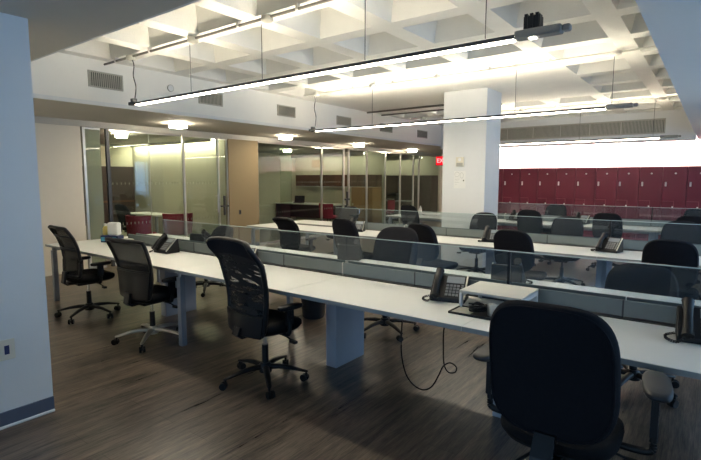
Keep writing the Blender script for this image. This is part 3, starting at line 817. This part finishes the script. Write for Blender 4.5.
# ---------------------------------------------------------------- things on the desks
t = thing('monitor_riser', 'white riser shelf on the nearest desk behind the large upholstered chair', 'riser', (-1.07, 3.02, ZD))
bx('shelf', (-.21, .19, -.15, .20, .10, .118), 'shelfm', t, .003)
for x in (-.21, .172):
    bm = B(); box(bm, x, x + .018, -.15, -.12, 0, .10); box(bm, x, x + .018, .17, .2, 0, .10); box(bm, x, x + .018, -.12, .17, .075, .10); obj('side_frame', bm, 'white', t, bevel=.002)
bx('back_lip', (-.19, .172, .188, .198, .02, .10), 'white', t)
t = thing('desk_tray', 'flat black tray in front of the white riser', 'tray', (-1.11, 2.80, ZD))
bm = B(); box(bm, -.17, .15, -.09, .09, 0, .006)
for a in ((-.17, .15, -.09, -.083), (-.17, .15, .083, .09), (-.17, -.163, -.083, .083), (.143, .15, -.083, .083)): box(bm, *a, .006, .014)
obj('tray', bm, 'black', t); bx('liner', (-.16, -.04, -.08, .08, .006, .008), 'ventslat', t)
bm = B(); random.seed(3)
tube(bm, spline([(.06 * math.cos(i * 1.9) + .02, .045 * math.sin(i * 1.9), .02 + .012 * (i % 4)) for i in range(16)], 6), .006, 6)
o = tag(obj('cable_coil', bm, 'black', None, True, loc=(-1.14, 2.80, ZD + .004)), 'tangle of black cable lying in the black tray', 'cable')
t = thing('desk_cup', 'small grey metal cup standing in the black tray', 'cup', (-1.03, 2.80, ZD + .008))
bm = B(); lathe(bm, [(.028, 0), (.033, .07), (.030, .07), (.025, .006)], n=20); obj('cup', bm, 'silver', t, True)
bm = B(); lathe(bm, [(.005, .052), (.029, .052), (.029, .056), (.005, .056)], n=16); obj('contents', bm, 'white', t, True)

cab = [(-1.62, 2.80, .70), (-1.611, 2.72, .66), (-1.621, 2.72, .494), (-1.616, 2.72, .372), (-1.581, 2.72, .258), (-1.521, 2.72, .198), (-1.447, 2.72, .185), (-1.385, 2.72, .227), (-1.339, 2.72, .313), (-1.31, 2.72, .378), (-1.265, 2.725, .411), (-1.225, 2.73, .392), (-1.234, 2.735, .354), (-1.279, 2.735, .343), (-1.307, 2.73, .386), (-1.313, 2.725, .485), (-1.309, 2.72, .628), (-1.31, 2.80, .70)]
bm = B(); tube(bm, spline(cab, 6), .0045, 7)
tag(obj('power_cable', bm, 'black', None, True), 'thin black cable hanging in a loop beneath the nearest desk', 'cable')
bm = B(); lathe(bm, [(.11, 0), (.125, .02), (.15, .32), (.155, .33), (.145, .33), (.118, .025), (.02, .02)], n=28)
tag(obj('trash_bin', bm, 'binm', None, True, loc=(-3.56, 4.02, 0)), 'charcoal round waste bin under the nearest desk left of the grey box leg', 'bin')

t = thing('desk_caddy', 'dark blue desk caddy with coloured labels at the left end of nearest desk', 'caddy', (-6.30, 3.13, ZD), math.radians(25))
bx('tray', (-.13, .13, -.06, .06, 0, .09), 'navy', t, .004)
for a, m in ((-.09, 'cyan'), (-.01, 'white'), (.08, 'cyan')): bx('label', (a - .028, a + .028, -.064, -.06, .02, .07), m, t)
bm = B(); box(bm, -.04, .115, -.045, .045, .02, .19); 
o = tag(obj('wipes_pack', bm, 'paper', None, loc=(-6.30, 3.13, ZD + .072), bevel=.02), 'white pack of wipes standing in the dark blue caddy', 'pack'); o.rotation_euler = (0, 0, math.radians(25))
t = thing('spray_bottle', 'pale yellow bottle with white cap at the left end of the dark blue caddy', 'bottle', (-6.40, 3.095, ZD + .09))
bm = B(); lathe(bm, [(.02, 0), (.034, .004), (.034, .09), (.02, .115), (.015, .12)], n=18); obj('bottle', bm, 'yellow', t, True)
bm = B(); lathe(bm, [(.016, .118), (.018, .15), (.008, .155)], n=14); obj('cap', bm, 'white', t, True)
t = thing('desk_box', 'small grey box beside the dark blue caddy', 'box', (-5.95, 3.15, ZD))
bx('carton', (-.07, .07, -.045, .045, 0, .055), 'edge', t, .003); bx('lid', (-.073, .073, -.048, .048, .055, .068), 'ventslat', t, .003)
bm = B()
for k in range(6): box(bm, -.15, .15, -.105, .105, k * .008, k * .008 + .007, Matrix.Rotation(.06 * ((k * 7) % 5 - 2), 4, 'Z'))
tag(obj('paper_stack', bm, 'paper', None, loc=(-5.0, 9.72, ZD)), 'small stack of white papers on the farthest desk left of the column', 'papers')
bm = B(); lathe(bm, [(.03, 0), (.035, .01), (.035, .15), (.015, .19), (.015, .22)], n=16)
tag(obj('water_bottle', bm, 'white', None, True, loc=(-5.35, 9.75, ZD)), 'white bottle on the farthest desk left of the column', 'bottle')

# ---------------------------------------------------------------- inside the glass offices
def tub_chair(label, m='chairred', dark=None):
    t = thing('tub_chair', label, 'chair', (0, 0, 0), 0, 'red chairs in the glass offices')
    bm = B()
    def arc(r, z): return [V((r * math.cos(a), r * .95 * math.sin(a), z)) for a in [-.2 - (PI - .4) * i / 20 for i in range(21)]]
    n = 21
    A = [[bm.verts.new(p) for p in arc(r, z)] for r, z in ((.29, .38), (.31, .62), (.32, .82), (.28, .82), (.25, .62), (.24, .38))]
    for i in range(6):
        for k in range(n - 1): bm.faces.new((A[i][k], A[i][k + 1], A[(i + 1) % 6][k + 1], A[(i + 1) % 6][k]))
    for k in (0, n - 1): bm.faces.new([A[i][k] for i in range(6)])
    obj('back_shell', bm, m, t, True)
    bm = B(); pad(bm, outline(.25, .25, 3), .1, lambda u, v, h: V((u, v, .36 + h))); obj('seat', bm, m, t, True)
    for sx in (-1, 1):
        for sy in (-1, 1):
            bm = B(); cyl(bm, (sx * .22, sy * .22, 0), (sx * .17, sy * .17, .38), .013); obj('leg', bm, 'darkmetal', t, True)
    return t
r0 = tub_chair('red chair in the first glass office, right of the table'); r0.location = (-9.35, 6.1, 0); r0.rotation_euler = (0, 0, math.radians(60))
dup(r0, (-9.4, 5.3, 0), math.radians(15), 'red chair in the first glass office, below the black chair top')
dup(r0, (-9.4, 11.35, 0), math.radians(-15), 'magenta-red chair at the desk in the second glass office')
dup(r0, (-9.2, 14.3, 0), math.radians(120), 'dark red chair in the farthest dim office')
dup(u3, (-10.25, 5.6, 0), math.radians(4), 'black office chair behind the table in the first glass office')
t = thing('meeting_table', 'white meeting table in the first glass office', 'table', (-10.9, 6.36, 0))
bx('tabletop', (-.7, .75, -.3, .3, .70, .73), 'laminate', t, .004)
for sx in (-.6, .7):
    for sy in (-.25, .25): bx('leg', (sx - .025, sx + .025, sy - .025, sy + .025, 0, .70), 'leg', t)
t = thing('wall_panel', 'large dark brown panel on the back wall of the first glass office', 'panel', (XI, 5.75, 0))
bx('board', (0, .05, -1.15, 1.1, .40, 1.88), 'darkwood', t, .004); bx('lower_rail', (.05, .07, -1.15, 1.1, .95, 1.0), 'wood', t)
t = thing('wall_cabinet', 'brown wall cabinets along the far side of the second glass office', 'cabinet', (-10.4, 13.15, 1.31))
bx('carcass', (-1.75, 1.75, -.34, 0, 0, .39), 'wood', t)
for k in range(5):
    d = bx('door', (-1.74 + .7 * k, -1.06 + .7 * k, -.36, -.34, .01, .38), 'wood', t, .003); bx('handle', (-1.44 + .7 * k, -1.36 + .7 * k, -.37, -.36, .03, .04), 'silver', d)
bx('under_rail', (-1.75, 1.75, -.34, -.30, -.02, 0), 'white', t)
t = thing('office_desk', 'white desk by the back of the second glass office', 'desk', (-11.1, 12.35, 0))
bx('desktop', (-1.3, 1.45, -.4, .4, .70, .73), 'laminate', t, .004); bx('modesty_panel', (-1.2, 1.4, .3, .33, .2, .70), 'darkmetal', t)
for sx in (-1.25, 1.42): bx('side_panel', (sx - .02, sx + .02, -.36, .36, 0, .70), 'darkmetal', t)
t = thing('laptop', 'open black laptop on the desk in the second glass office', 'laptop', (-11.55, 12.3, .73), math.radians(30))
bx('base', (-.18, .18, -.12, .12, 0, .018), 'black', t, .004)
bm = B(); box(bm, -.18, .18, 0, .012, 0, .24, Matrix.Translation((0, .12, .018)) @ Matrix.Rotation(-.3, 4, 'X')); obj('screen', bm, 'screen', t, bevel=.003)
t = thing('wood_door', 'tan wooden cupboard behind glass at the end of the second office', 'cupboard', (-9.05, 12.85, 0))
bx('carcass', (-.42, .42, -.25, .28, 0, 1.30), 'oak', t); bx('door', (-.41, .41, -.27, -.25, .05, 1.28), 'oak', t, .003); bx('knob', (-.36, -.33, -.29, -.27, .7, .78), 'silver', t)
t = thing('tall_cabinet', 'tall dark wooden cabinets in the farthest dim office', 'cabinet', (-9.6, 16.7, 0))
bx('carcass', (-2.6, 1.05, -.3, .25, 0, 1.7), 'darkwood', t)
for k in range(5): bx('door', (-2.58 + .725 * k, -1.87 + .725 * k, -.32, -.3, .05, 1.68), 'darkwood', t, .004)
t = thing('low_counter', 'dark counter with black equipment in the farthest dim office', 'counter', (-10.2, 15.6, 0))
bx('counter_top', (-1.0, 1.2, -.3, .3, .72, .76), 'edge', t, .004); bx('counter_body', (-.95, 1.15, -.25, .25, 0, .72), 'darkwood', t)
t = thing('printer', 'black printer on the dark counter in the farthest office', 'printer', (-9.7, 15.6, .76))
bx('printer_body', (-.22, .22, -.2, .2, 0, .22), 'black', t, .02); bx('paper_tray', (-.15, .15, -.32, -.2, .04, .06), 'ventslat', t); bx('scanner_lid', (-.21, .21, -.19, .19, .22, .26), 'darkmetal', t, .01)

# ---------------------------------------------------------------- render settings
SC.view_settings.view_transform = 'Standard'; SC.view_settings.look = 'None'
SC.view_settings.exposure = .9; SC.view_settings.gamma = 1.; SC.view_settings.use_curve_mapping = False
SC.cycles.max_bounces = 10; SC.cycles.diffuse_bounces = 4; SC.cycles.glossy_bounces = 4; SC.cycles.transparent_max_bounces = 24
SC.cycles.sample_clamp_indirect = 6.; SC.cycles.caustics_reflective = False; SC.cycles.caustics_refractive = False
SC.cycles.use_denoising = True
